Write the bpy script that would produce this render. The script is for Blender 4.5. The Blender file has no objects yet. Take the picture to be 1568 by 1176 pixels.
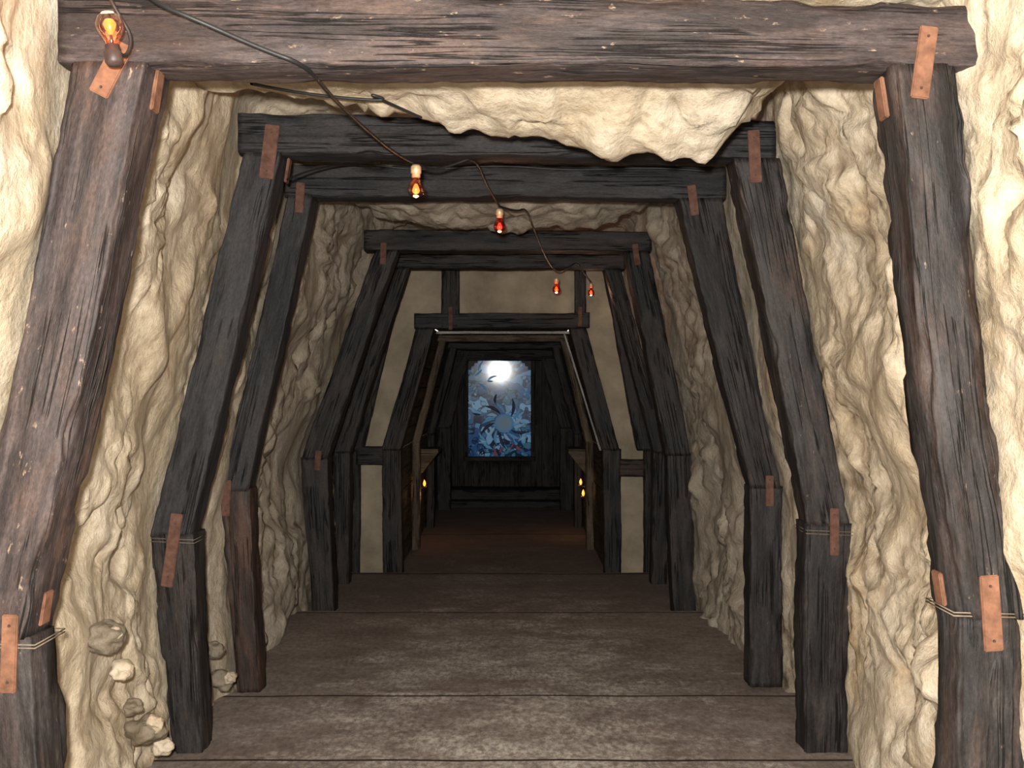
import bpy, math, random
from mathutils import Vector, Matrix, noise
random.seed(7)
F=1525.0; CX=784.0; CY=588.0; H=1.7
S=bpy.context.scene
try:
    S.view_settings.view_transform='Standard'
    S.view_settings.look='None'
except Exception: pass
def W(px,py,d): return Vector(((px-CX)*d/F, d, H+(CY-py)*d/F))

# ---------------------------------------------------------------- materials
def nn(nt,t,**k):
    n=nt.nodes.new(t)
    for a,b in k.items(): setattr(n,a,b)
    return n
def ramp(nt,stops,interp='LINEAR'):
    r=nn(nt,'ShaderNodeValToRGB'); cr=r.color_ramp; cr.interpolation=interp
    while len(cr.elements)<len(stops): cr.elements.new(0.5)
    for e,(p,c) in zip(cr.elements,stops):
        e.position=p; e.color=(c[0],c[1],c[2],1) if hasattr(c,'__len__') else (c,c,c,1)
    return r
def newmat(name):
    m=bpy.data.materials.new(name); m.use_nodes=True
    nt=m.node_tree; b=nt.nodes['Principled BSDF']; return m,nt,b
def mapped(nt,src,scale,loc=(0,0,0)):
    mp=nn(nt,'ShaderNodeMapping'); mp.inputs['Scale'].default_value=scale; mp.inputs['Location'].default_value=loc
    nt.links.new(src,mp.inputs['Vector']); return mp.outputs[0]
def noi(nt,vec,scale,detail=6,rough=.6,dist=0):
    n=nn(nt,'ShaderNodeTexNoise'); n.inputs['Scale'].default_value=scale
    n.inputs['Detail'].default_value=detail; n.inputs['Roughness'].default_value=rough
    n.inputs['Distortion'].default_value=dist
    nt.links.new(vec,n.inputs['Vector']); return n.outputs['Fac']
def mix(nt,fac,a,b,mode='MIX'):
    m=nn(nt,'ShaderNodeMix',data_type='RGBA',blend_type=mode)
    L=nt.links
    if isinstance(fac,(int,float)): m.inputs[0].default_value=fac
    else: L.new(fac,m.inputs[0])
    for i,v in ((6,a),(7,b)):
        if isinstance(v,tuple): m.inputs[i].default_value=(v[0],v[1],v[2],1)
        else: L.new(v,m.inputs[i])
    return m.outputs[2]
def bump(nt,h,strength,dist,prev=None):
    b=nn(nt,'ShaderNodeBump'); b.inputs['Strength'].default_value=strength; b.inputs['Distance'].default_value=dist
    nt.links.new(h,b.inputs['Height'])
    if prev: nt.links.new(prev,b.inputs['Normal'])
    return b.outputs[0]

def wood(name,dark,light,accent,acc_amt=.5,rough=.62,spots=(.45,.33,.22),spot_th=.70,spec=.3,gstr=1.0,mul=1.0):
    dark,light,accent,spots=[tuple(x*mul for x in c) for c in (dark,light,accent,spots)]
    m,nt,b=newmat(name); L=nt.links
    at=nn(nt,'ShaderNodeAttribute',attribute_name='tco').outputs['Vector']
    g=noi(nt,mapped(nt,at,(2.2,15,15)),2.6,12,.72,0)
    mid=tuple((dark[i]*1.3+light[i])/2.3 for i in range(3))
    r=ramp(nt,[(.34,dark),(.54,mid),(.76,light)]); L.new(g,r.inputs[0])
    p=noi(nt,mapped(nt,at,(1.2,3.5,3.5)),2.4,8,.68)
    pr=ramp(nt,[(.47,0),(.64,acc_amt)]); L.new(p,pr.inputs[0])
    c=mix(nt,pr.outputs[0],r.outputs[0],accent)
    q=noi(nt,mapped(nt,at,(1.1,7,7),(11,5,2)),1.8,8,.7)
    qr=ramp(nt,[(.42,.8),(.55,0)]); L.new(q,qr.inputs[0])
    c=mix(nt,qr.outputs[0],c,tuple(x*.7 for x in dark))
    s=noi(nt,mapped(nt,at,(8,16,16),(3,3,3)),2.6,6,.65)
    sr=ramp(nt,[(spot_th-.03,0),(spot_th+.04,.8)]); L.new(s,sr.inputs[0])
    c=mix(nt,sr.outputs[0],c,spots)
    k=noi(nt,mapped(nt,at,(.55,22,22),(9,1,4)),1.6,3,.5,.0)
    kr=ramp(nt,[(.476,0),(.493,1),(.507,1),(.524,0)]); L.new(k,kr.inputs[0])
    k2=noi(nt,mapped(nt,at,(1.5,4,4),(1,8,4)),1.6,3,.5)
    k2r=ramp(nt,[(.47,0),(.53,1)]); L.new(k2,k2r.inputs[0])
    km=nn(nt,'ShaderNodeMath',operation='MULTIPLY'); L.new(kr.outputs[0],km.inputs[0]); L.new(k2r.outputs[0],km.inputs[1])
    c=mix(nt,km.outputs[0],c,tuple(x*.2 for x in dark))
    f=noi(nt,mapped(nt,at,(30,60,60)),2.0,5,.7)
    fr=ramp(nt,[(.35,(.65,.65,.65)),(.62,(1.15,1.15,1.15))]); L.new(f,fr.inputs[0])
    c=mix(nt,1.0,c,fr.outputs[0],'MULTIPLY')
    L.new(c,b.inputs['Base Color'])
    inv=nn(nt,'ShaderNodeMath',operation='SUBTRACT'); inv.inputs[0].default_value=1; L.new(km.outputs[0],inv.inputs[1])
    n1=bump(nt,g,.38*gstr,.010); n2=bump(nt,inv.outputs[0],.7*gstr,.012,n1); n3=bump(nt,p,.4*gstr,.018,n2); n4=bump(nt,f,.3*gstr,.003,n3)
    L.new(n4,b.inputs['Normal'])
    rr=ramp(nt,[(.3,rough-.12),(.7,rough+.2)]); L.new(g,rr.inputs[0]); L.new(rr.outputs[0],b.inputs['Roughness'])
    b.inputs['Specular IOR Level'].default_value=spec
    return m
M_brown=wood('wood_weathered_brown',(.025,.018,.017),(.120,.090,.084),(.095,.055,.038),.65,.52,spots=(.34,.24,.16),spot_th=.67,spec=.28,mul=.98)
M_slate=wood('wood_slate_painted',(.013,.0125,.013),(.044,.043,.044),(.036,.029,.025),.5,.58,spots=(.12,.10,.09),spot_th=.72,spec=.22,mul=1.25)
M_dkbr=wood('wood_charred_brown',(.013,.0105,.010),(.082,.070,.065),(.070,.038,.026),.6,.52,spots=(.27,.20,.14),spot_th=.70,spec=.28,mul=.95)
M_black=wood('wood_tarred_black',(.008,.0073,.007),(.040,.035,.033),(.040,.026,.020),.5,.54,spots=(.14,.11,.09),spot_th=.72,spec=.22,mul=1.4)
M_red=wood('wood_reddish',(.018,.011,.009),(.07,.038,.026),(.09,.042,.024),.5,.55,spots=(.14,.11,.09),spot_th=.73,mul=1.1)
M_corr=wood('wood_corridor_boards',(.075,.055,.038),(.18,.135,.09),(.14,.10,.06),.4,.7,spots=(.15,.11,.07),spot_th=.8,spec=.15,mul=1.1)
M_edgelight=wood('painted_edge_light',(.3,.285,.26),(.5,.48,.44),(.36,.33,.3),.3,.6,spots=(.4,.37,.33),spot_th=.85,gstr=.5)  # pale colour stands for light catching the frame edge

# floor
def floor_mat():
    m,nt,b=newmat('floor_boards'); L=nt.links
    at=nn(nt,'ShaderNodeAttribute',attribute_name='tco').outputs['Vector']
    ob=nn(nt,'ShaderNodeTexCoord').outputs['Object']
    g=noi(nt,mapped(nt,at,(3.5,9,9)),2,10,.72,0)
    r=ramp(nt,[(.3,(.195,.158,.132)),(.5,(.25,.208,.178)),(.72,(.31,.262,.228))]); L.new(g,r.inputs[0])
    d=noi(nt,mapped(nt,ob,(1,1.2,1),(2,3,1)),1.7,8,.65); dr=ramp(nt,[(.40,.7),(.58,0)]); L.new(d,dr.inputs[0])
    base=mix(nt,dr.outputs[0],r.outputs[0],(.165,.125,.104))
    s=noi(nt,mapped(nt,ob,(1.0,1.6,1)),2.2,10,.75,0)
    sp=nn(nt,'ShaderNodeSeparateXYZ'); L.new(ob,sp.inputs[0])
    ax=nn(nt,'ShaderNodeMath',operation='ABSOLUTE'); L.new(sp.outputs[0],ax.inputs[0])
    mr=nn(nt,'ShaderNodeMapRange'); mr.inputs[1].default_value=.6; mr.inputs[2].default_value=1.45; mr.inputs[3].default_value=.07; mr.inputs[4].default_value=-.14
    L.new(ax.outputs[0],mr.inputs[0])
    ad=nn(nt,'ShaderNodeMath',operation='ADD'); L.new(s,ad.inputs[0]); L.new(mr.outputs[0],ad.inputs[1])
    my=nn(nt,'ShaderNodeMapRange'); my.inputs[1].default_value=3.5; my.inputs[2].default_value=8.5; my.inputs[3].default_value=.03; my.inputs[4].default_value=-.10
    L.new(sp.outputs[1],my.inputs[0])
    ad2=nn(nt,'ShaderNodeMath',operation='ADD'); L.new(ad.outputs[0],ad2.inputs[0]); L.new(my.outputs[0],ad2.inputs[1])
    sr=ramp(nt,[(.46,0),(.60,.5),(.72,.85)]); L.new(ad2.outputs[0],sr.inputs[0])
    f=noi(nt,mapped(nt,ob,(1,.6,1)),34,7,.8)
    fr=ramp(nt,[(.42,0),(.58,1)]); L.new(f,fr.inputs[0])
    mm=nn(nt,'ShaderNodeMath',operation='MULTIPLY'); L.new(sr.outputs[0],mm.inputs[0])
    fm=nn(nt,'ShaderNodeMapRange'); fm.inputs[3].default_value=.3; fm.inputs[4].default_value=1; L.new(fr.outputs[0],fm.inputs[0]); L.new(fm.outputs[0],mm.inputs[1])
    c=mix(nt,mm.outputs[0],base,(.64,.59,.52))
    f2=ramp(nt,[(.36,(.66,.66,.66)),(.6,(1.15,1.15,1.15))]); L.new(f,f2.inputs[0])
    c=mix(nt,1.0,c,f2.outputs[0],'MULTIPLY')
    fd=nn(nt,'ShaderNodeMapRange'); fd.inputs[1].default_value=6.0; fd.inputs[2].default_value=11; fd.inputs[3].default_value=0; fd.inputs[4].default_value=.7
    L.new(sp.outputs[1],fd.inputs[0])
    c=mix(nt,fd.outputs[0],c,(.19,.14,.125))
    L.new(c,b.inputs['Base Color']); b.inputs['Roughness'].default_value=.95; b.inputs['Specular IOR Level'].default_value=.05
    n1=bump(nt,g,.2,.006); n2=bump(nt,f,.5,.008,n1); L.new(n2,b.inputs['Normal'])
    return m
M_floor=floor_mat()

def rock_mat(name='rock_plaster',mul=1.0):
    m,nt,b=newmat(name); L=nt.links
    ob=nn(nt,'ShaderNodeTexCoord').outputs['Object']
    a=noi(nt,ob,1.8,8,.65,.2)
    sc=lambda c:tuple(x*mul for x in c)
    r=ramp(nt,[(.30,sc((.38,.295,.20))),(.45,sc((.50,.41,.29))),(.58,sc((.56,.475,.36))),(.72,sc((.61,.555,.455)))]); L.new(a,r.inputs[0])
    w=noi(nt,mapped(nt,ob,(1,1,.8),(4,2,7)),3.4,9,.66,.0)
    wr=ramp(nt,[(.53,0),(.70,.7)]); L.new(w,wr.inputs[0])
    c=mix(nt,wr.outputs[0],r.outputs[0],sc((.34,.245,.15)))
    oc=noi(nt,mapped(nt,ob,(1,1,.7),(14,7,3)),2.6,9,.7,.3)   # ochre staining
    ocr=ramp(nt,[(.56,0),(.70,.6)]); L.new(oc,ocr.inputs[0])
    c=mix(nt,ocr.outputs[0],c,sc((.42,.27,.12)))
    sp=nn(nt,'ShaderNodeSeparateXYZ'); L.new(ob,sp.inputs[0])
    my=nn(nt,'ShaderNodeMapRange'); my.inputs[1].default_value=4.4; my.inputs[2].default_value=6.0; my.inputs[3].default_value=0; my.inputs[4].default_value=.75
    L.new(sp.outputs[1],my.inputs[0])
    c=mix(nt,my.outputs[0],c,sc((.32,.28,.228)))  # far rock painted greyer, the lighting put into its colour
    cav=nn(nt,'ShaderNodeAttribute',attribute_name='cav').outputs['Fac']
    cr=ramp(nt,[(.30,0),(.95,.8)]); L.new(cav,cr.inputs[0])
    c=mix(nt,cr.outputs[0],c,sc((.18,.125,.078)))  # recesses painted darker: occlusion-like shade and dirt in the rock colour
    f=noi(nt,ob,26,7,.7)
    fr=ramp(nt,[(.3,(.76,.74,.70)),(.6,(1.03,1.03,1.03))]); L.new(f,fr.inputs[0])
    c=mix(nt,1.0,c,fr.outputs[0],'MULTIPLY')
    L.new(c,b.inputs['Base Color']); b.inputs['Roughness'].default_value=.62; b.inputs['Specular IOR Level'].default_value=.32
    g=noi(nt,ob,7,9,.66,.0)
    n1=bump(nt,w,.5,.05); n2=bump(nt,g,.65,.035,n1); n3=bump(nt,f,.45,.008,n2); L.new(n3,b.inputs['Normal'])
    return m
M_rock=rock_mat(); M_stone=rock_mat('stone_brownish',.42)

def simple(name,col,rough=.6,metal=0,sc=30,var=.35,spec=.4,bs=.25):
    m,nt,b=newmat(name); L=nt.links
    ob=nn(nt,'ShaderNodeTexCoord').outputs['Object']
    f=noi(nt,ob,sc,8,.65)
    r=ramp(nt,[(.3,tuple(x*(1-var) for x in col)),(.7,tuple(min(1,x*(1+var)) for x in col))]); L.new(f,r.inputs[0])
    L.new(r.outputs[0],b.inputs['Base Color']); b.inputs['Roughness'].default_value=rough; b.inputs['Metallic'].default_value=metal
    b.inputs['Specular IOR Level'].default_value=spec
    L.new(bump(nt,f,bs,.004),b.inputs['Normal'])
    return m
M_tan=simple('plaster_pale_panel',(.29,.24,.17),.8,0,2.5,.35,.15)
M_plate=simple('rusty_plate',(.165,.078,.046),.75,0,25,.45,.15)
M_plated=simple('rusty_plate_dull',(.105,.052,.036),.75,0,25,.45,.15)
M_bolt=simple('bolt_iron',(.06,.04,.03),.5,.3)
M_rub=simple('rubber_cable',(.012,.012,.012),.5)
M_gap=simple('painted_gap_shade',(.035,.026,.022),.95,0,20,.4,.03)  # dark colour stands for the shade inside the step gaps
M_sock=simple('brass_socket',(.75,.50,.28),.4,.4)
M_cer=simple('dark_socket',(.05,.03,.025),.5)
M_twine=simple('twine',(.17,.13,.09),.9)
def emis(name,col,st):
    m,nt,b=newmat(name); b.inputs['Base Color'].default_value=(*col,1)
    b.inputs['Emission Color'].default_value=(*col,1); b.inputs['Emission Strength'].default_value=st; return m
M_fil=emis('filament_glow',(1,.16,.03),5)
M_fil2=emis('filament_dim',(1,.12,.06),2.2)
M_cand=emis('flame_glow',(1,.36,.05),2.2)
def glassm(name,tint):
    m=bpy.data.materials.new(name); m.use_nodes=True; nt=m.node_tree; nt.nodes.clear()
    o=nn(nt,'ShaderNodeOutputMaterial'); t=nn(nt,'ShaderNodeBsdfTransparent'); t.inputs[0].default_value=(*tint,1)
    g=nn(nt,'ShaderNodeBsdfGlossy'); g.inputs['Roughness'].default_value=.08
    lw=nn(nt,'ShaderNodeLayerWeight'); lw.inputs[0].default_value=.35
    mr=nn(nt,'ShaderNodeMapRange'); mr.inputs[3].default_value=.06; mr.inputs[4].default_value=.6
    nt.links.new(lw.outputs['Facing'],mr.inputs[0])
    mx=nn(nt,'ShaderNodeMixShader'); nt.links.new(mr.outputs[0],mx.inputs[0]); nt.links.new(t.outputs[0],mx.inputs[1]); nt.links.new(g.outputs[0],mx.inputs[2])
    nt.links.new(mx.outputs[0],o.inputs[0]); return m
M_glass=glassm('bulb_glass_amber',(1,.62,.5))
M_glassr=glassm('bulb_glass_red',(.85,.25,.2))

def link(ob,parent=None):
    S.collection.objects.link(ob)
    if parent: ob.parent=parent
    return ob
def empty(name,loc=(0,0,0)):
    e=bpy.data.objects.new(name,None); e.empty_display_size=.1; e.location=(0,0,0); return link(e)
def mkmesh(name,verts,faces,mat,parent=None,smooth=True,tco=None,cav=None):
    me=bpy.data.meshes.new(name); me.from_pydata([tuple(v) for v in verts],[],faces); me.update()
    if smooth:
        me.polygons.foreach_set('use_smooth',[True]*len(me.polygons))
    if tco:
        a=me.attributes.new('tco','FLOAT_VECTOR','POINT'); a.data.foreach_set('vector',[c for v in tco for c in v])
    if cav:
        a=me.attributes.new('cav','FLOAT','POINT'); a.data.foreach_set('value',cav)
    me.materials.append(mat); ob=bpy.data.objects.new(name,me); return link(ob,parent)

# ---------------------------------------------------------------- timbers
def timber(name,A0,A1,B0,B1,t,mat,parent=None,chip=1.0,tv=Vector((0,1,0)),step=.025,bev=.007):
    """A0,A1: the two corners of the start end (front face); B0,B1: same at the other end; extruded t along tv"""
    Lm=((A0+A1)/2-(B0+B1)/2).length; Wd=(A0-A1).length
    ns=max(3,int(Lm/step)); off=Vector((random.uniform(0,50),random.uniform(0,50),random.uniform(0,50)))
    bw=min(.3,bev/max(Wd,1e-4)); bt=min(.3,bev/t)
    ring=[]
    def side(p,q,n):
        for i in range(n):
            k=i/(n-1); k=.5-.5*math.cos(math.pi*k); ring.append((p[0]+(q[0]-p[0])*k,p[1]+(q[1]-p[1])*k))
    side((bw,0),(1-bw,0),10); ring.append((1-bw*.3,bt*.3)); side((1,bt),(1,1-bt),8); ring.append((1-bw*.3,1-bt*.3))
    side((1-bw,1),(bw,1),6); ring.append((bw*.3,1-bt*.3)); side((0,1-bt),(0,bt),8); ring.append((bw*.3,bt*.3))
    V=[];T=[];n=len(ring)
    for i in range(ns+1):
        s=i/ns; P=A0.lerp(B0,s); Q=A1.lerp(B1,s); ac=(Q-P).normalized(); cen=(P+Q)/2+tv*(t/2)
        wob=noise.noise(Vector((s*Lm*1.1,off.x,0)))*.010*chip; wob2=noise.noise(Vector((s*Lm*1.1,off.y,5)))*.010*chip
        for (a,b) in ring:
            p=P.lerp(Q,a)+tv*(t*b)
            ca=a-.5; cb=b-.5
            corner=min(1,max(0,(abs(ca)*2-.72)/.28))*min(1,max(0,(abs(cb)*2-.65)/.35))
            q=Vector((s*Lm*4,ca*3,cb*3))+off
            e1=noise.noise(q*1.0); e2=noise.noise(Vector((q.x*2.5,q.y*5,q.z*5))); e3=noise.noise(Vector((q.x*.6,q.y*5,q.z*5)))
            inw=(.004*e1+.0035*e2+.006*e3)*chip
            if corner>0:
                c=noise.noise(Vector((s*Lm*5+off.x,math.copysign(3,ca)+off.y,math.copysign(7,cb))))
                c2=noise.noise(Vector((s*Lm*16+off.x,math.copysign(3,ca)+off.y,math.copysign(7,cb))))
                inw-=corner*chip*(.001+.060*max(0,c-.15)+.014*max(0,c2))
            p=p+(p-cen).normalized()*inw+ac*wob+tv*wob2*.5
            V.append(p); T.append((s*Lm+off.x,a*Wd+off.y,b*t+off.z))
    Fc=[]
    for i in range(ns):
        for j in range(n):
            k=(j+1)%n; Fc.append((i*n+j,i*n+k,(i+1)*n+k,(i+1)*n+j))
    Fc.append(tuple(range(n))[::-1]); Fc.append(tuple(ns*n+j for j in range(n)))
    return mkmesh(name,V,Fc,mat,parent,True,T)
def tpx(name,d,q,t,mat,parent,**k):
    """q: corners (A0x,A0y,A1x,A1y,B0x,B0y,B1x,B1y) on the frame's own vertical plane"""
    return timber(name,W(q[0],q[1],d),W(q[2],q[3],d),W(q[4],q[5],d),W(q[6],q[7],d),t,mat,parent,**k)
def post(name,d,xt0,xt1,yt,xb0,xb1,yb,t,mat,parent,yb2=None,**k):
    return tpx(name,d,(xt0,yt,xt1,yt,xb0,yb,xb1,yb if yb2 is None else yb2),t,mat,parent,**k)
def beam(name,d,x0,x1,yt0,yb0,yt1,yb1,t,mat,parent,**k):
    return tpx(name,d,(x0,yt0,x0,yb0,x1,yt1,x1,yb1),t,mat,parent,**k)

def box(name,c,ux,uy,uz,sx,sy,sz,mat,parent,bev=.003):
    import bmesh
    bm=bmesh.new(); bmesh.ops.create_cube(bm,size=1)
    for v in bm.verts: v.co=Vector((v.co.x*sx,v.co.y*sy,v.co.z*sz))
    bmesh.ops.bevel(bm,geom=list(bm.edges),offset=min(bev,.3*min(sx,sy,sz)),segments=2,affect='EDGES')
    R=Matrix((ux,uy,uz)).transposed()
    for v in bm.verts: v.co=R@v.co+c
    me=bpy.data.meshes.new(name); bm.to_mesh(me); bm.free(); me.materials.append(mat)
    return link(bpy.data.objects.new(name,me),parent)
def bolt(c,nrm,r,parent):
    import bmesh
    bm=bmesh.new(); bmesh.ops.create_cone(bm,cap_ends=True,segments=8,radius1=r,radius2=r*.8,depth=r*.8)
    q=Vector((0,0,1)).rotation_difference(nrm)
    for v in bm.verts: v.co=q@v.co+c
    me=bpy.data.meshes.new('bolt'); bm.to_mesh(me); bm.free(); me.materials.append(M_bolt)
    link(bpy.data.objects.new('bolt',me),parent)
def plate(d,x0,y0,x1,y1,w,parent,nm='joint_plate'):
    a=W(x0,y0,d); b=W(x1,y1,d); c=(a+b)/2; uz=(a-b).normalized(); uy=Vector((0,1,0)); ux=uy.cross(uz)
    Ln=(a-b).length; c.y-=.006
    box(nm,c,ux,uy,uz,w*d/F,.012,Ln,M_plate if d<3 else M_plated,parent)
    if d<6:
        for k in (-.36,.36):
            bolt(c+uz*Ln*k+Vector((0,-.008,0)),Vector((0,-1,0)),.004,parent)
def sideplate(d,px,py,sgn,parent,h=.11,wy=.05,tilt=.15):
    c=W(px,py,d+.085); uz=Vector((-sgn*tilt,0,1)).normalized(); uy=Vector((0,1,0)); ux=uy.cross(uz)
    box('side_plate',c,ux,uy,uz,.012,wy,h,M_plate if d<3 else M_plated,parent)
def twine(d,x0,x1,y,t,parent,r=.002):
    for o in (0,5):
        a=W(x0-1,y+o,d-.002); b=W(x1+1,y+o+3,d-.002); pts=[a,b,b+Vector((0,t+.005,0)),a+Vector((0,t+.005,0))]
        cu=bpy.data.curves.new('twine','CURVE'); cu.dimensions='3D'; cu.bevel_depth=r
        sp=cu.splines.new('POLY'); sp.points.add(3); sp.use_cyclic_u=True
        for p,q in zip(sp.points,pts): p.co=(*q,1)
        cu.materials.append(M_twine); link(bpy.data.objects.new('twine_binding',cu),parent)

# frame 1
d=2.59; f=empty('timber_frame')
beam('cap_beam',d,88,1512,-32,97,6,100,.17,M_brown,f,bev=.010)
post('upper_post_left',d,112,226,94,-68,42,980,.17,M_brown,f,chip=1.3)
post('lower_post_left',d,-58,44,978,-22,84,1620,.17,M_dkbr,f,chip=1.8)
post('upper_post_right',d,1366,1466,97,1470,1566,948,.17,M_dkbr,f,chip=1.8)
post('lower_post_right',d,1466,1566,946,1462,1566,1620,.17,M_dkbr,f,chip=2)
plate(d,192,68,152,146,32,f); plate(d,1421,42,1406,152,28,f)
plate(d,1512,880,1520,996,29,f); plate(d,18,940,14,1060,24,f)
sideplate(d,240,140,-1,f); sideplate(d,1350,152,1,f); sideplate(d,70,930,-1,f,h=.09); sideplate(d,1438,900,1,f,h=.09)
twine(d,1462,1572,938,.17,f); twine(d,-70,52,985,.17,f)
# frame 2
d=4.45; f=empty('timber_frame')
beam('cap_beam',d,364,1188,172,234,182,242,.17,M_slate,f)
post('upper_post_left',d,372,430,233,230,292,822,.17,M_slate,f)
post('lower_post_left',d,227,296,818,264,308,1178,.17,M_black,f,chip=1.5)
post('upper_post_right',d,1122,1192,242,1238,1302,806,.17,M_dkbr,f,chip=1.5)
post('lower_post_right',d,1235,1306,802,1232,1298,1175,.17,M_black,f,chip=1.5)
plate(d,418,192,408,274,22,f); plate(d,1153,200,1157,280,18,f)
plate(d,272,786,256,898,18,f); plate(d,1277,778,1277,850,14,f)
sideplate(d,441,262,-1,f); sideplate(d,1127,268,1,f); sideplate(d,303,770,-1,f,h=.08); sideplate(d,1238,775,1,f,h=.08)
twine(d,228,296,824,.17,f,.0014); twine(d,1236,1305,812,.17,f,.0014)
# frame 3
d=5.41; f=empty('timber_frame')
beam('cap_beam',d,434,1112,250,300,254,304,.16,M_slate,f)
post('upper_post_left',d,440,480,299,336,380,752,.16,M_slate,f)
post('lower_post_left',d,336,382,749,362,398,1062,.16,M_red,f,chip=1.6)
post('upper_post_right',d,1040,1106,303,1150,1197,748,.16,M_black,f,chip=1.2)
post('lower_post_right',d,1149,1199,745,1147,1197,1052,.16,M_black,f,chip=1.2)
plate(d,461,280,458,326,13,f); plate(d,1058,284,1064,330,13,f); plate(d,349,735,346,790,12,f); plate(d,1178,728,1178,775,12,f)
# frame 4
d=7.6; f=empty('timber_frame')
beam('cap_beam',d,557,998,350,383,354,385,.18,M_black,f)
post('upper_post_left',d,572,608,382,460,500,704,.18,M_black,f)
post('lower_post_left',d,459,501,701,478,512,946,.18,M_black,f)
post('upper_post_right',d,956,994,384,1020,1058,698,.18,M_black,f)
post('lower_post_right',d,1021,1060,695,1030,1066,946,.18,M_black,f)
plate(d,588,372,586,405,9,f); plate(d,972,374,976,406,9,f); plate(d,488,690,486,720,9,f)
# frame 5
d=8.7; f=empty('timber_frame')
beam('cap_beam',d,598,958,388,411,390,412,.16,M_black,f)
post('upper_post_left',d,603,627,410,508,536,694,.16,M_black,f)
post('lower_post_left',d,508,536,692,508,534,905,.16,M_black,f)
post('upper_post_right',d,926,950,411,1000,1026,694,.16,M_black,f)
post('lower_post_right',d,1000,1026,692,998,1022,905,.16,M_black,f)
# frame 6 (portal of the inner corridor)
d=9.5; f=empty('portal_frame')
beam('cap_beam',d,634,903,480,503,478,501,.2,M_slate,f)
post('upper_post_left',d,637,664,502,584,614,690,.14,M_black,f)
post('lower_post_left',d,584,614,688,586,616,888,.14,M_black,f)
post('upper_post_right',d,872,899,502,923,950,690,.14,M_black,f)
post('lower_post_right',d,923,951,688,926,952,888,.14,M_black,f)
post('strut_left',d,676,703,395,676,703,500,.06,M_black,f)
post('strut_right',d,880,897,395,880,897,482,.06,M_black,f)
post('outer_post_left',d,524,550,690,524,550,888,.1,M_black,f)
post('outer_post_right',d,986,1008,690,986,1008,888,.1,M_black,f)
post('outer_diagonal_left',d,604,622,400,531,556,690,.1,M_black,f)
post('outer_diagonal_right',d,921,942,400,976,1004,690,.1,M_black,f)
beam('girt_left',d,545,588,684,712,684,712,.1,M_black,f)
beam('girt_right',d,948,988,704,730,704,730,.1,M_red,f)
plate(d,690,470,690,505,6,f); plate(d,888,470,888,500,6,f)

# ---------------------------------------------------------------- bulkhead panels
def bulkhead():
    d=9.64; V=[];Fc=[]
    def xl(z):
        if z<1.06: return -1.18,.98
        k=(z-1.06)/1.24; return -1.18+.31*k,.98-.32*k
    zs=[-.4,1.06,2.30,3.3]
    for z,z1 in zip(zs,zs[1:]):
        if z>=2.29: segs=[((-2,-2),(1.9,1.9))]
        else:
            a=xl(z); b=xl(z1)
            segs=[((-2,-2),(a[0],b[0])),((a[1],b[1]),(1.9,1.9))]
        for (l,r) in segs:
            base=len(V)
            for yy in (d,d+.03):
                for (x,zq) in ((l[0],z),(r[0],z),(r[1],z1),(l[1],z1)): V.append(Vector((x,yy,zq)))
            Fc.extend([(base,base+1,base+2,base+3),(base+7,base+6,base+5,base+4),(base,base+4,base+5,base+1),(base+1,base+5,base+6,base+2),(base+2,base+6,base+7,base+3),(base+3,base+7,base+4,base)])
    mkmesh('wall_bulkhead',V,Fc,M_tan,None,False)
bulkhead()

# ---------------------------------------------------------------- rock shell
def lerpt(tab,x):
    if x<=tab[0][0]: return tab[0][1]
    for (a,b),(c,e) in zip(tab,tab[1:]):
        if x<=c: return b+(e-b)*(x-a)/(c-a)
    return tab[-1][1]
TL=[(-1,-1.2),(2.59,-1.15),(4.45,-1.20),(5.41,-1.21),(7.6,-1.07),(8.7,-1.03),(9.7,-1.03)]
KL=[(-1,-1.4),(2.59,-1.43),(3.5,-1.50),(4.45,-1.60),(5.41,-1.57),(7.6,-1.61),(8.7,-1.56),(9.7,-1.56)]
FL=[(-1,-1.4),(2.59,-1.35),(4.45,-1.50),(5.41,-1.48),(7.6,-1.50),(8.7,-1.54),(9.7,-1.54)]
TR=[(-1,1.15),(2.59,1.15),(4.45,1.17),(5.41,1.13),(7.6,1.05),(8.7,.96),(9.7,.96)]
KR=[(-1,1.3),(2.59,1.32),(4.45,1.49),(5.41,1.45),(7.6,1.37),(8.7,1.37),(9.7,1.37)]
FR=[(-1,1.3),(2.59,1.32),(4.45,1.48),(5.41,1.44),(7.6,1.39),(8.7,1.37),(9.7,1.37)]
KZ=[(-1,1.05),(2.59,1.06),(4.45,1.06),(7.6,1.15),(9.7,1.1)]
L1=[(-1.2,1.14),(-.93,1.10),(-.79,1.06),(-.41,.998),(-.15,.946),(.156,.90),(.51,.852),(.65,.815),(.77,.878),(.864,.95),(.91,1.06),(1.2,1.14)]
L2=[(-1.1,1.3),(-.85,1.15),(-.6,1.08),(0,1.03),(.5,1.05),(.8,1.13),(1.1,1.3)]
def Zc(x,d):
    a=lerpt(L1,x); b=lerpt(L2,x)
    return H+lerpt([(-1,1.25),(2.4,1.08),(2.6,1.03),(2.78,1.02),(3.1,(a+1.04)/2+.02),(3.4,a+.02),(3.55,a-.005),(3.62,a),(3.68,a+.08),(3.9,1.36),(5.5,1.36),(5.7,1.22),(6.5,b),(6.65,b),(6.95,1.40),(9.7,1.40)],d)
FRAMES=[2.67,4.53,5.49,7.69,8.78]
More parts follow.
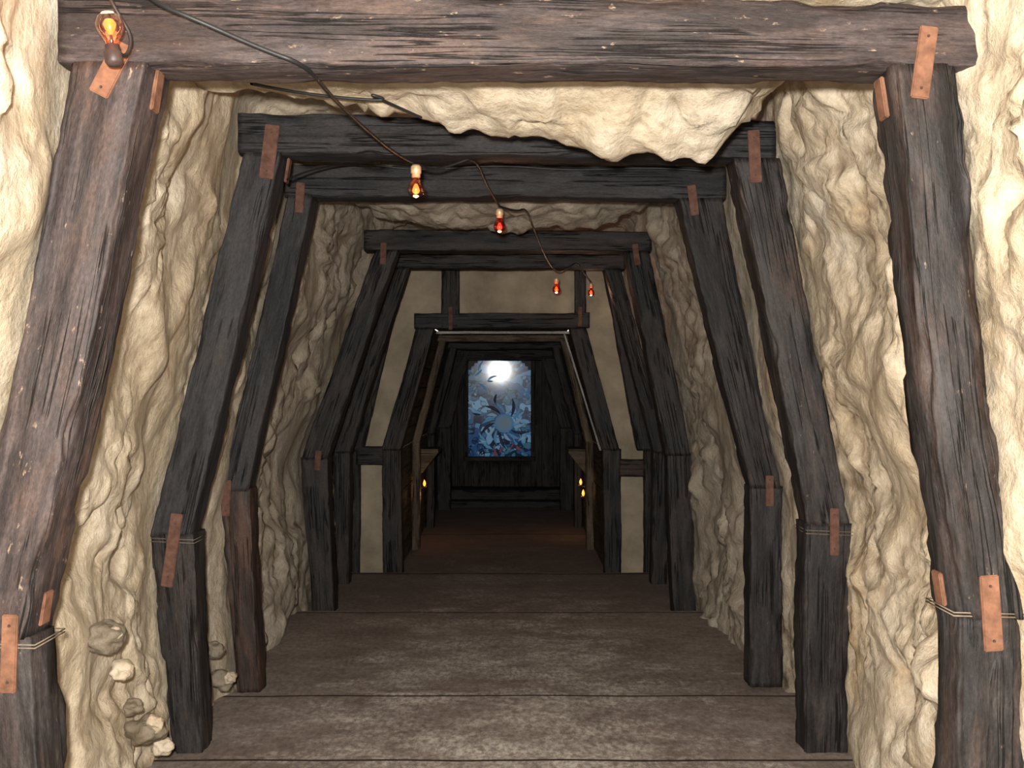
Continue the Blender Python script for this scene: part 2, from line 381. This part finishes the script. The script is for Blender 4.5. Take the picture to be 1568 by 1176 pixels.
FEAT=[((1.45,3.73,.55),.10,.12),((1.48,3.6,1.5),.12,.05),((1.42,3.3,1.25),.16,.07),((-1.42,3.3,1.05),.10,-.05),((-1.4,3.9,1.9),.15,-.05),((1.4,3.2,1.9),.14,-.07),
      ((1.45,6.2,1.02),.10,.06),((-1.45,3.6,.6),.1,.05),((-1.25,3.7,2.1),.12,-.05),((1.25,3.6,2.3),.2,.05),((-1.55,6.2,1.1),.2,-.06),((1.5,3.9,.95),.2,-.05),((1.38,3.1,.8),.15,-.05)]
def facet(q):
    ds_,ps=noise.voronoi(q)
    def pl(c):
        rv=noise.noise_vector(c*3.71+Vector((1.3,2.7,.9)))
        return (q-c).dot(rv)+.55*noise.noise(c*5.3)
    h0=pl(ps[0]); e=ds_[1]-ds_[0]
    if e<.10:
        k=.5+.5*e/.10; h0=h0*k+pl(ps[1])*(1-k)
    return h0,e
def rough(p,ceil=False):
    w2=Vector((noise.noise(p*3+Vector((5,0,0))),noise.noise(p*3+Vector((0,9,0))),noise.noise(p*3+Vector((0,0,3)))))*.05
    q=p+w2
    mask=max(0,min(1,.55+2.6*noise.noise(p*1.3+Vector((2,8,1)))))
    if ceil: mask=max(mask,.85)
    r=.11*noise.noise(q*1.6)
    # knobs: rounded lumps of several sizes
    k1=noise.noise(q*4.0+Vector((1,4,2))); r-=.060*max(0,k1)*1.3
    h,e=facet(q*3.3); r+=.080*h*(.35+.65*mask)
    h2,e2=facet(q*8.0+Vector((4,4,4))); r+=.045*h2*mask
    pit=noise.noise(q*10+Vector((6,1,2))); r+=.030*max(0,pit-.15)*2*mask
    r-=.018*max(0,noise.noise(q*9+Vector((2,2,2))))*2*(.3+.7*mask)
    r+=.012*noise.noise(q*14)*(.35+.65*mask); r+=.007*noise.noise(q*28)*(.3+.7*mask)
    crease=(max(0,1-e/.06)*.8+max(0,1-e2/.08)*.5+max(0,pit-.2)*2)*mask
    r+=.010*crease+.012
    return r, crease
def shell():
    ds=[];x=-1.0
    while x<9.72:
        ds.append(x); x+= .06 if x<1.6 else (.017 if x<5.6 else .032)
    NW1,NW2,NC=64,80,112
    rows=[];cavs=[]
    for d in ds:
        xt,xk,xf=lerpt(TL,d),lerpt(KL,d),lerpt(FL,d); kz=lerpt(KZ,d)
        xt2,xk2,xf2=lerpt(TR,d),lerpt(KR,d),lerpt(FR,d)
        pr=[]
        for i in range(NW1): k=i/NW1; pr.append((xf+(xk-xf)*k,-.35+(kz+.35)*k))
        zt=Zc(xt,d)
        for i in range(NW2): k=i/NW2; pr.append((xk+(xt-xk)*k,kz+(zt-kz)*k))
        for i in range(NC): k=i/NC; xx=xt+(xt2-xt)*k; pr.append((xx,Zc(xx,d)))
        zt=Zc(xt2,d)
        for i in range(NW2): k=i/NW2; pr.append((xt2+(xk2-xt2)*k,zt+(kz-zt)*k))
        for i in range(NW1+1): k=i/NW1; pr.append((xk2+(xf2-xk2)*k,kz+(-.35-kz)*k))
        for it in range(8):
            q=pr[:]
            for i in range(1,len(pr)-1): q[i]=((pr[i-1][0]+2*pr[i][0]+pr[i+1][0])/4,(pr[i-1][1]+2*pr[i][1]+pr[i+1][1])/4)
            pr=q
        dm=min(abs(d-fd) for fd in FRAMES); att=.4+.6*min(1,dm/.35)
        row=[];cv=[]
        n=len(pr)
        for i,(x,z) in enumerate(pr):
            a=pr[max(0,i-1)]; b=pr[min(n-1,i+1)]; tx,tz=b[0]-a[0],b[1]-a[1]; l=math.hypot(tx,tz) or 1
            ox,oz=-tz/l,tx/l
            ic=NW1+NW2<=i<NW1+NW2+NC
            p=Vector((x,d,z)); r,c=rough(p,ic)
            out=r*att+.02
            if ic: out=r*.85*att
            fe=0
            for (c0,rr,dp) in FEAT:
                dd=(p-Vector(c0)).length
                if dd<rr*2.5: fe+=dp*math.exp(-(dd/rr)**2)
            out+=fe
            yj=noise.noise(p*5+Vector((3,3,3)))*.04
            if ic: yj+=noise.noise(Vector((x*2.2,0,4)))*.10+noise.noise(Vector((x*7,0,4)))*.05
            if ic: yj*=min(1,(i-NW1-NW2)/8,(NW1+NW2+NC-i)/8)
            row.append(Vector((x+ox*out,d+yj,z+oz*out)))
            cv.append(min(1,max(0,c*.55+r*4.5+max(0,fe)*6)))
        rows.append(row);cavs.append(cv)
    def part(name,i0,i1):
        V=[];C=[];m=i1-i0+1;Fc=[]
        for r,c in zip(rows,cavs): V+=r[i0:i1+1]; C+=c[i0:i1+1]
        for a in range(len(rows)-1):
            for b in range(m-1): Fc.append((a*m+b,a*m+b+1,(a+1)*m+b+1,(a+1)*m+b))
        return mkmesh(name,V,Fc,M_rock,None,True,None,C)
    wl=part('wall_left',0,NW1+NW2); part('ceiling',NW1+NW2,NW1+NW2+NC); part('wall_right',NW1+NW2+NC,2*(NW1+NW2)+NC)
    return wl
wall_left=shell()

def stone(c,r,flat=.75,seed=0,mat=None):
    import bmesh
    bm=bmesh.new(); bmesh.ops.create_icosphere(bm,subdivisions=4,radius=r)
    for v in bm.verts:
        p=v.co/r; v.co=v.co*(1+.4*noise.noise(p*1.3+Vector((seed*7,0,0)))+.10*noise.noise(p*3.5+Vector((seed,0,0)))); v.co.z*=flat; v.co+=c
    me=bpy.data.meshes.new('stone'); bm.to_mesh(me); bm.free()
    me.polygons.foreach_set('use_smooth',[True]*len(me.polygons))
    me.materials.append(mat or M_stone); link(bpy.data.objects.new('embedded_stone',me),wall_left)
stone(Vector((-1.375,3.44,.84)),.028,seed=1,mat=M_rock); stone(Vector((-1.42,3.47,.82)),.075,.75,seed=2)
stone(Vector((-1.37,3.82,.40)),.035,.9,seed=3,mat=M_rock); stone(Vector((-1.42,3.86,.36)),.075,.7,seed=6)
stone(Vector((-1.43,4.92,.24)),.06,.9,seed=4); stone(Vector((-1.38,4.88,.26)),.03,.9,seed=5,mat=M_rock)
stone(Vector((-1.42,3.62,.66)),.045,.8,seed=8,mat=M_rock); stone(Vector((-1.41,3.70,.50)),.035,.8,seed=9)
stone(Vector((-1.43,4.80,.42)),.045,.9,seed=10); stone(Vector((-1.41,4.02,.24)),.045,.8,seed=11,mat=M_rock)

# ---------------------------------------------------------------- floor
def floor():
    V=[];Fc=[];T=[];V2=[];F2=[]
    def board(V,Fc,T,x0,x1,y0,y1,z0,z1,o,wear=1,ch=.003):
        nx=60
        pr=[(y0,z0),(y0,z1-ch),(y0+ch,z1),((y0+y1)/2,z1),(y1-ch,z1),(y1,z1-ch),(y1,z0)]
        b=len(V); m=len(pr)
        for i in range(nx+1):
            x=x0+(x1-x0)*i/nx
            for (y,z) in pr:
                dy=noise.noise(Vector((x*1.3,0,o.x)))*.010+noise.noise(Vector((x*9,0,o.x)))*.003; dz=noise.noise(Vector((x*2,y*3,0)))*.006*wear
                V.append(Vector((x,y+dy,z+(dz if z>z0 else 0)))); T.append((x+o.x,y+o.y,z+o.z))
        for i in range(nx):
            for j in range(m-1): Fc.append((b+i*m+j,b+(i+1)*m+j,b+(i+1)*m+j+1,b+i*m+j+1))
    edges=[-1.2,2.2,3.35,4.38,5.32,7.35,9.24,12.2,15.95]
    zs=[.12,.09,.065,.05,.025,-.05,-.135,-.15]
    T2=[]
    for a,b,z in zip(edges,edges[1:],zs):
        o=Vector((random.uniform(0,40),random.uniform(0,40),random.uniform(0,40)))
        n=max(1,round((b-a)/1.0)); gp=.018 if b<8 else .03; w=(b-a-.045-gp)/n
        for i in range(n): board(V,Fc,T,-1.75,1.65,a+i*w,a+(i+1)*w,z-.05,z,o,ch=.0004)
        board(V2,F2,T2,-1.75,1.65,b-.045-gp,b-.045,z-.05,z+.0006,o,ch=.0004)  # flush strip painted dark as gap shade, no gap is cut
        board(V,Fc,T,-1.75,1.65,b-.045,b,z-.3,z,o,ch=.0004)
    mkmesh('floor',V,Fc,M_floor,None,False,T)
    fl=bpy.data.objects['floor']
    mkmesh('gap_shade_strips',V2,F2,M_gap,fl,False,T2)
    box('light_block_slab',Vector((-.05,7.3,-.42)),Vector((1,0,0)),Vector((0,1,0)),Vector((0,0,1)),3.8,17.6,.1,M_rub,fl)  # unseen dark slab added to block sky light from below
floor()

# ---------------------------------------------------------------- inner corridor
def corridor():
    sec=[(-1.12,-.25),(-1.12,1.05),(-.80,2.27),(.60,2.27),(.92,1.05),(.92,-.25)]
    names=['wall_corridor_left_lower','wall_corridor_left_upper','ceiling_corridor','wall_corridor_right_upper','wall_corridor_right_lower']
    for k,nm in enumerate(names):
        a=Vector((sec[k][0],0,sec[k][1])); b=Vector((sec[k+1][0],0,sec[k+1][1])); Ln=(b-a).length; n=max(2,round(Ln/.2))
        V=[];Fc=[];T=[]
        nrm=Vector((-(b-a).z,0,(b-a).x)).normalized()
        for i in range(n):
            p=a.lerp(b,i/n+.005); q=a.lerp(b,(i+1)/n-.005); o=random.uniform(0,40); base=len(V)
            for y in (9.6,16.1):
                for (c,dn) in ((p,0),(q,0),(q,.03),(p,.03)):
                    V.append(c+Vector((0,y,0))+nrm*dn); T.append((y+o,c.z+c.x+o,dn))
            Fc+=[(base,base+1,base+5,base+4),(base+1,base+2,base+6,base+5),(base+3,base,base+4,base+7)]
        base=len(V)
        for y in (9.6,16.1):
            for c in (a,b): V.append(c+Vector((0,y,0))+nrm*.032); T.append((y,c.z,0))
        Fc.append((base,base+1,base+3,base+2))
        mkmesh(nm,V,Fc,M_corr,None,False,T)
corridor()
def cframe(d,mat,w=.14,t=.14,name='corridor_frame'):
    f=empty(name)
    V=lambda x,z:Vector((x,d,z))
    timber('cap_beam',V(-.86,2.25),V(-.86,2.25-w),V(.66,2.25),V(.66,2.25-w),t,mat,f)
    timber('upper_post_left',V(-.80,2.2),V(-.80+w,2.2),V(-1.10,1.05),V(-1.10+w,1.05),t,mat,f)
    timber('lower_post_left',V(-1.10,1.06),V(-1.10+w,1.06),V(-1.10,-.2),V(-1.10+w,-.2),t,mat,f)
    timber('upper_post_right',V(.60-w,2.2),V(.60,2.2),V(.90-w,1.05),V(.90,1.05),t,mat,f)
    timber('lower_post_right',V(.90-w,1.06),V(.90,1.06),V(.90-w,-.2),V(.90,-.2),t,mat,f)
    return f
cframe(11.0,M_corr,.08)
cframe(12.8,M_black,.10)
cframe(14.6,M_black,.2)
tr=empty('edge_light_strips')  # added pale strips paint the light along the beam and post edges
beam('edge_light_top',9.72,668,874,507,511,507,511,.03,M_edgelight,tr,chip=.2,bev=.003)
tpx('edge_light_right',9.72,(863,512,866,512,918,690,921,690),.03,M_edgelight,tr,chip=.2,bev=.003)

def endwall():
    f=empty('wall_end'); d=15.8
    x0,x1=W(717,0,d).x,W(813,0,d).x; zt=W(0,547,d).z; zb=W(0,699,d).z
    def slab(n,xa,xb,za,zb_):
        nb=max(1,round((xb-xa)/.18)) 
        for i in range(nb):
            a=xa+(xb-xa)*i/nb; b=xa+(xb-xa)*(i+1)/nb-.001
            timber(n,Vector((a,d,zb_)),Vector((b,d,zb_)),Vector((a,d,za)),Vector((b,d,za)),.05,M_black,f,chip=.1,step=.2,bev=.003)
    slab('boards_left',-1.2,x0,-.2,2.4); slab('boards_right',x1,1.0,-.2,2.4); slab('boards_above',x0,x1,zt,2.4); slab('boards_below',x0,x1,-.2,zb)
    box('backing',Vector((-.1,d+.08,1.1)),Vector((1,0,0)),Vector((0,1,0)),Vector((0,0,1)),2.4,.02,2.8,M_rub,f)
    g=empty('window_1')
    import bmesh
    m,nt,b=newmat('stained_glass_blue'); L=nt.links
    ob=nn(nt,'ShaderNodeTexCoord').outputs['Object']
    v=nn(nt,'ShaderNodeTexVoronoi',feature='F1'); v.inputs['Scale'].default_value=6
    wv=nn(nt,'ShaderNodeVectorMath',operation='ADD'); nz=nn(nt,'ShaderNodeTexNoise'); nz.inputs['Scale'].default_value=3; L.new(ob,nz.inputs['Vector'])
    L.new(ob,wv.inputs[0]); L.new(nz.outputs['Color'],wv.inputs[1]); L.new(wv.outputs[0],v.inputs['Vector'])
    sc=nn(nt,'ShaderNodeSeparateColor'); L.new(v.outputs['Color'],sc.inputs[0])
    r=ramp(nt,[(.0,(.004,.010,.025)),(.30,(.006,.025,.075)),(.5,(.015,.055,.14)),(.7,(.03,.09,.13)),(.85,(.05,.15,.28)),(1,(.12,.23,.33))]); L.new(sc.outputs[0],r.inputs[0])
    w2=noi(nt,ob,7,8,.7,1.0); wr=ramp(nt,[(.55,0),(.75,.65)]); L.new(w2,wr.inputs[0])
    c=mix(nt,wr.outputs[0],r.outputs[0],(.22,.32,.38))
    v2=nn(nt,'ShaderNodeTexVoronoi',feature='DISTANCE_TO_EDGE'); v2.inputs['Scale'].default_value=6; L.new(wv.outputs[0],v2.inputs['Vector'])
    er=ramp(nt,[(.02,1),(.06,0)]); L.new(v2.outputs['Distance'],er.inputs[0])
    c=mix(nt,er.outputs[0],c,(.003,.008,.016))
    L.new(c,b.inputs['Base Color']); L.new(c,b.inputs['Emission Color']); b.inputs['Emission Strength'].default_value=.6
    b.inputs['Roughness'].default_value=.08; b.inputs['Specular IOR Level'].default_value=.28
    bm=bmesh.new()
    vs=[]
    for (x,z) in ((x0,zb),(x1,zb),(x1,zt),(x0,zt)):
        vs.append(bm.verts.new((x,d+.03+(x-(x0+x1)/2)*.0106-(z-H)*.0105,z)))
    bm.faces.new(vs)
    me=bpy.data.meshes.new('pane'); bm.to_mesh(me); bm.free(); me.materials.append(m); link(bpy.data.objects.new('glass_pane',me),g)
    Mp=emis('motif_pale_blue',(.20,.31,.42),.35); Mw=emis('motif_cyan',(.06,.17,.30),.45); Mr=emis('motif_red',(.25,.04,.04),.25); Mg=emis('motif_green',(.03,.16,.14),.3); Mk=emis('motif_navy',(.005,.012,.04),.2)
    def leaf(cx,cz,ang,ln,w,curl,mat):
        V=[];n=10
        for i in range(n+1):
            s=i/n; a=ang+curl*s; 
            px=cx+math.cos(ang+curl*s*.5)*ln*s; pz=cz+math.sin(ang+curl*s*.5)*ln*s
            ww=w*math.sin(math.pi*min(1,s*.93+.07))
            V.append(Vector((px-math.sin(a)*ww,d+.004,pz+math.cos(a)*ww))); V.append(Vector((px,d-.006,pz))); V.append(Vector((px+math.sin(a)*ww,d+.004,pz-math.cos(a)*ww)))
        Fc=[]
        for i in range(n):
            for j in range(2): Fc.append((i*3+j,i*3+j+1,i*3+j+4,i*3+j+3))
        mkmesh('motif_leaf',V,Fc,mat,g)
    C=W(772,648,d)
    for k in range(16):
        a=k/16*2*math.pi; leaf(C.x+math.cos(a)*.16,C.z+math.sin(a)*.16,a+.3,.17+.06*(k%3),.024,.9,(Mp,Mw,Mk)[k%3])
    V=[];Fc=[];n=40
    for i in range(n):
        a=i/n*2*math.pi
        for r_,dy in ((.12,.0),(.135,-.02),(.15,0)): V.append(Vector((C.x+math.cos(a)*r_,d+dy,C.z+math.sin(a)*r_)))
    for i in range(n):
        k=(i+1)%n
        for j in range(2): Fc.append((i*3+j,k*3+j,k*3+j+1,i*3+j+1))
    mkmesh('motif_ring',V,Fc,Mw,g)
    V=[Vector((C.x,d+.0,C.z))]+[Vector((C.x+math.cos(i/n*6.2832)*.12,d+.005,C.z+math.sin(i/n*6.2832)*.12)) for i in range(n)]
    mkmesh('motif_disc',V,[(0,1+i,1+(i+1)%n) for i in range(n)],emis('motif_grey_blue',(.08,.13,.18),.5),g)
    for k in range(34):
        x=random.uniform(x0+.06,x1-.06); z=random.uniform(zb+.05,zt-.1)
        if math.hypot(x-C.x,z-C.z)<.34 or math.hypot(x+.2,z-H-.21)<.22: continue
        leaf(x,z,random.uniform(0,6.28),random.uniform(.10,.22),random.uniform(.014,.026),random.uniform(-1.6,1.6),Mr if z<zb+.22 and random.random()<.6 else random.choice((Mp,Mw,Mk,Mg)))
    w=.07
    timber('frame_left',Vector((x0-w,d-.04,zt+w)),Vector((x0,d-.04,zt+w)),Vector((x0-w,d-.04,zb-w)),Vector((x0,d-.04,zb-w)),.06,M_black,g,chip=.3)
    timber('frame_right',Vector((x1,d-.04,zt+w)),Vector((x1+w,d-.04,zt+w)),Vector((x1,d-.04,zb-w)),Vector((x1+w,d-.04,zb-w)),.06,M_black,g,chip=.3)
    timber('frame_top',Vector((x0,d-.04,zt+w)),Vector((x0,d-.04,zt)),Vector((x1,d-.04,zt+w)),Vector((x1,d-.04,zt)),.06,M_black,g,chip=.3)
    timber('frame_sill',Vector((x0-w,d-.07,zb)),Vector((x0-w,d-.07,zb-w)),Vector((x1+w,d-.07,zb)),Vector((x1+w,d-.07,zb-w)),.09,M_black,g,chip=.3)
    for sx,xx in ((1,x0),(-1,x1)):
        prof=[(0,0),(0,-.20),(.045,-.20),(.05,-.15),(.09,-.14),(.10,-.095),(.145,-.09),(.155,-.045),(.20,-.04),(.21,0)]
        V=[Vector((xx+sx*a,y,zt+b)) for y in (d-.035,d+.0) for a,b in prof]; n=len(prof)
        Fc=[tuple(range(n)),tuple(range(2*n-1,n-1,-1))]+[(i,(i+1)%n,n+(i+1)%n,n+i) for i in range(n)]
        mkmesh('corner_scallop',V,Fc,M_rub,g,False)
endwall()
st=empty('threshold_step')
timber('tread',W(672,750,15.2),W(672,772,15.2),W(868,750,15.2),W(868,772,15.2),.55,M_slate,st,chip=.6)
timber('tread_lower',W(664,768,14.9),W(664,778,14.9),W(876,768,14.9),W(876,778,14.9),.3,M_slate,st,chip=.6)

def bracket(sgn,y):
    xw=-1.10 if sgn<0 else .90
    f=empty('wall_bracket'); s=-sgn; z=.96
    V=[]
    for yy in (y,y+.5):
        for (a,b) in ((0,0),(.26*s,0),(.26*s,-.04),(.05*s,-.30),(0,-.30)): V.append(Vector((xw+a,yy,z+b)))
    Fc=[(0,1,2,3,4),(9,8,7,6,5)]+[(i,(i+1)%5,5+(i+1)%5,5+i) for i in range(5)]
    mkmesh('bracket_wedge',V,Fc,M_corr,f,False,[tuple(v) for v in V])
bracket(-1,11.3); bracket(1,11.3)
def lathe(name,prof,c,axis,mat,parent,n=24):
    V=[];Fc=[];q=Vector((0,0,1)).rotation_difference(axis)
    for r,z in prof:
        for i in range(n):
            a=i/n*2*math.pi; V.append(q@Vector((r*math.cos(a),r*math.sin(a),z))+c)
    for j in range(len(prof)-1):
        for i in range(n):
            k=(i+1)%n; Fc.append((j*n+i,j*n+k,(j+1)*n+k,(j+1)*n+i))
    return mkmesh(name,V,Fc,mat,parent)
def flame(px,py,sgn):
    xw=(-1.08 if sgn<0 else .88); d=xw*F/(px-CX); c=W(px,py,d); c.x-=sgn*.03
    f=empty('flame_lamp')
    lathe('cup',[(.001,-.05),(.02,-.05),(.028,-.03),(.03,-.02),(.001,-.02)],c,Vector((0,0,1)),M_cer,f,12)
    lathe('flame',[(.001,-.025),(.013,-.01),(.017,.012),(.012,.035),(.005,.05),(.001,.06)],c,Vector((0,0,1)),M_cand,f,12)
    box('arm',c+Vector((sgn*.03,0,-.04)),Vector((1,0,0)),Vector((0,1,0)),Vector((0,0,1)),.06,.015,.015,M_bolt,f)
    l=bpy.data.lights.new('flame_light','POINT'); l.energy=.8; l.color=(1,.5,.18); l.shadow_soft_size=.03
    o=bpy.data.objects.new('flame_light',l); o.location=c+Vector((-sgn*.08,0,.03)); link(o,f)
for px,py in ((646,742),(637,761)): flame(px,py,-1)
for px,py in ((893,740),(897,757)): flame(px,py,1)

# ---------------------------------------------------------------- bulbs & cable
def bulb(px,py,d,r,axis=(0,0,-1),glass=None,fil=None,sock=None,power=2.0,col=(1,.45,.2)):
    c=W(px,py,d); ax=Vector(axis).normalized(); f=empty('light_bulb')
    lathe('bulb_glass',[(r*.42,-r*1.45),(r*.5,-r*1.1),(r*.8,-r*.62),(r*.98,-r*.15),(r,.15*r),(r*.86,r*.6),(r*.55,r*.9),(r*.2,r*1.03),(.0005,r*1.05)],c,ax,glass or M_glass,f)
    lathe('bulb_socket',[(.0005,-r*2.9),(r*.45,-r*2.85),(r*.62,-r*2.6),(r*.62,-r*1.9),(r*.5,-r*1.8),(r*.5,-r*1.4),(.0005,-r*1.38)],c,ax,sock or M_sock,f)
    lathe('filament',[(.0005,-r*.7),(r*.16,-r*.6),(r*.34,-r*.2),(r*.46,r*.15),(r*.3,r*.45),(.0005,r*.55)],c,ax,fil or M_fil,f,12)
    lathe('stem',[(r*.12,-r*1.4),(r*.10,-r*.6),(.0005,-r*.55)],c,ax,M_cer,f,8)
    l=bpy.data.lights.new('bulb_light','POINT'); l.energy=power; l.color=col; l.shadow_soft_size=r
    o=bpy.data.objects.new('bulb_light',l); o.location=c+ax*r*1.3+Vector((0,-.01,0)); link(o,f)
bulb(168,40,2.44,.034,(-.12,0,1),sock=M_cer,power=.8)
bulb(637,290,4.2,.036,power=1.5)
bulb(765,347,5.35,.033,glass=M_glassr,fil=M_fil2,power=1.5)
bulb(852,443,7.9,.032,glass=M_glassr,fil=M_fil,power=3,col=(1,.65,.42))
bulb(905,448,9.0,.030,glass=M_glassr,fil=M_fil,power=1.4,col=(1,.65,.42))
def cable(name,pts,r=.006,parent=None):
    cu=bpy.data.curves.new(name,'CURVE'); cu.dimensions='3D'; cu.bevel_depth=r; cu.bevel_resolution=3
    sp=cu.splines.new('NURBS'); sp.points.add(len(pts)-1); sp.use_endpoint_u=True; sp.order_u=3
    for p,q in zip(sp.points,pts): p.co=(*W(*q),1)
    cu.materials.append(M_rub); return link(bpy.data.objects.new(name,cu),parent)
cb=empty('bulb_string_cable')
cable('main_run',[(190,-40,2.3),(230,2,2.42),(300,30,2.5),(400,75,2.53),(470,100,2.55),(500,140,2.9),(545,185,3.5),(600,232,4.0),(637,252,4.22),(665,262,4.35),(700,250,4.4),(728,240,4.42),(745,285,5.1),(765,316,5.35)],.006,cb)
cable('run_deep',[(765,316,5.35),(790,325,5.5),(806,318,5.6),(815,345,6.4),(835,395,7.5),(852,418,7.9),(870,410,8.5),(884,400,8.6),(895,420,8.9),(905,432,9.0)],.006,cb)
cable('drop',[(175,72,2.44),(190,95,2.5),(205,60,2.52),(180,20,2.5),(160,-20,2.45),(180,-60,2.3)],.005,cb)
cable('slack_loop',[(385,128,3.0),(430,138,3.2),(520,150,3.3),(600,155,3.35),(560,142,3.3),(600,160,3.4),(645,180,3.5)],.005,cb)
cable('back_run',[(440,275,4.5),(480,256,4.7),(560,250,5.3),(640,262,5.35),(760,252,5.38),(880,262,5.36),(1000,255,5.36),(1080,262,5.3)],.005,cb)

# ---------------------------------------------------------------- lights
fl=bpy.data.lights.new('camera_flash','SPOT'); fl.energy=1150; fl.color=(1,.97,.92); fl.shadow_soft_size=.035; fl.spot_size=math.radians(110); fl.spot_blend=.5
fo=bpy.data.objects.new('camera_flash',fl); fo.location=(-.06,-.02,H+.10); fo.rotation_euler=(math.radians(90),0,0); link(fo)
w=bpy.data.worlds.new('daylight'); S.world=w; w.use_nodes=True
bg=w.node_tree.nodes['Background']; bg.inputs[0].default_value=(1,.95,.89,1); bg.inputs[1].default_value=1.6

cam=bpy.data.cameras.new('camera'); cam.sensor_width=36; cam.lens=36*F/1568; cam.clip_start=.05
co=bpy.data.objects.new('camera',cam); co.location=(0,0,H); co.rotation_euler=(math.radians(90),0,0); link(co); S.camera=co
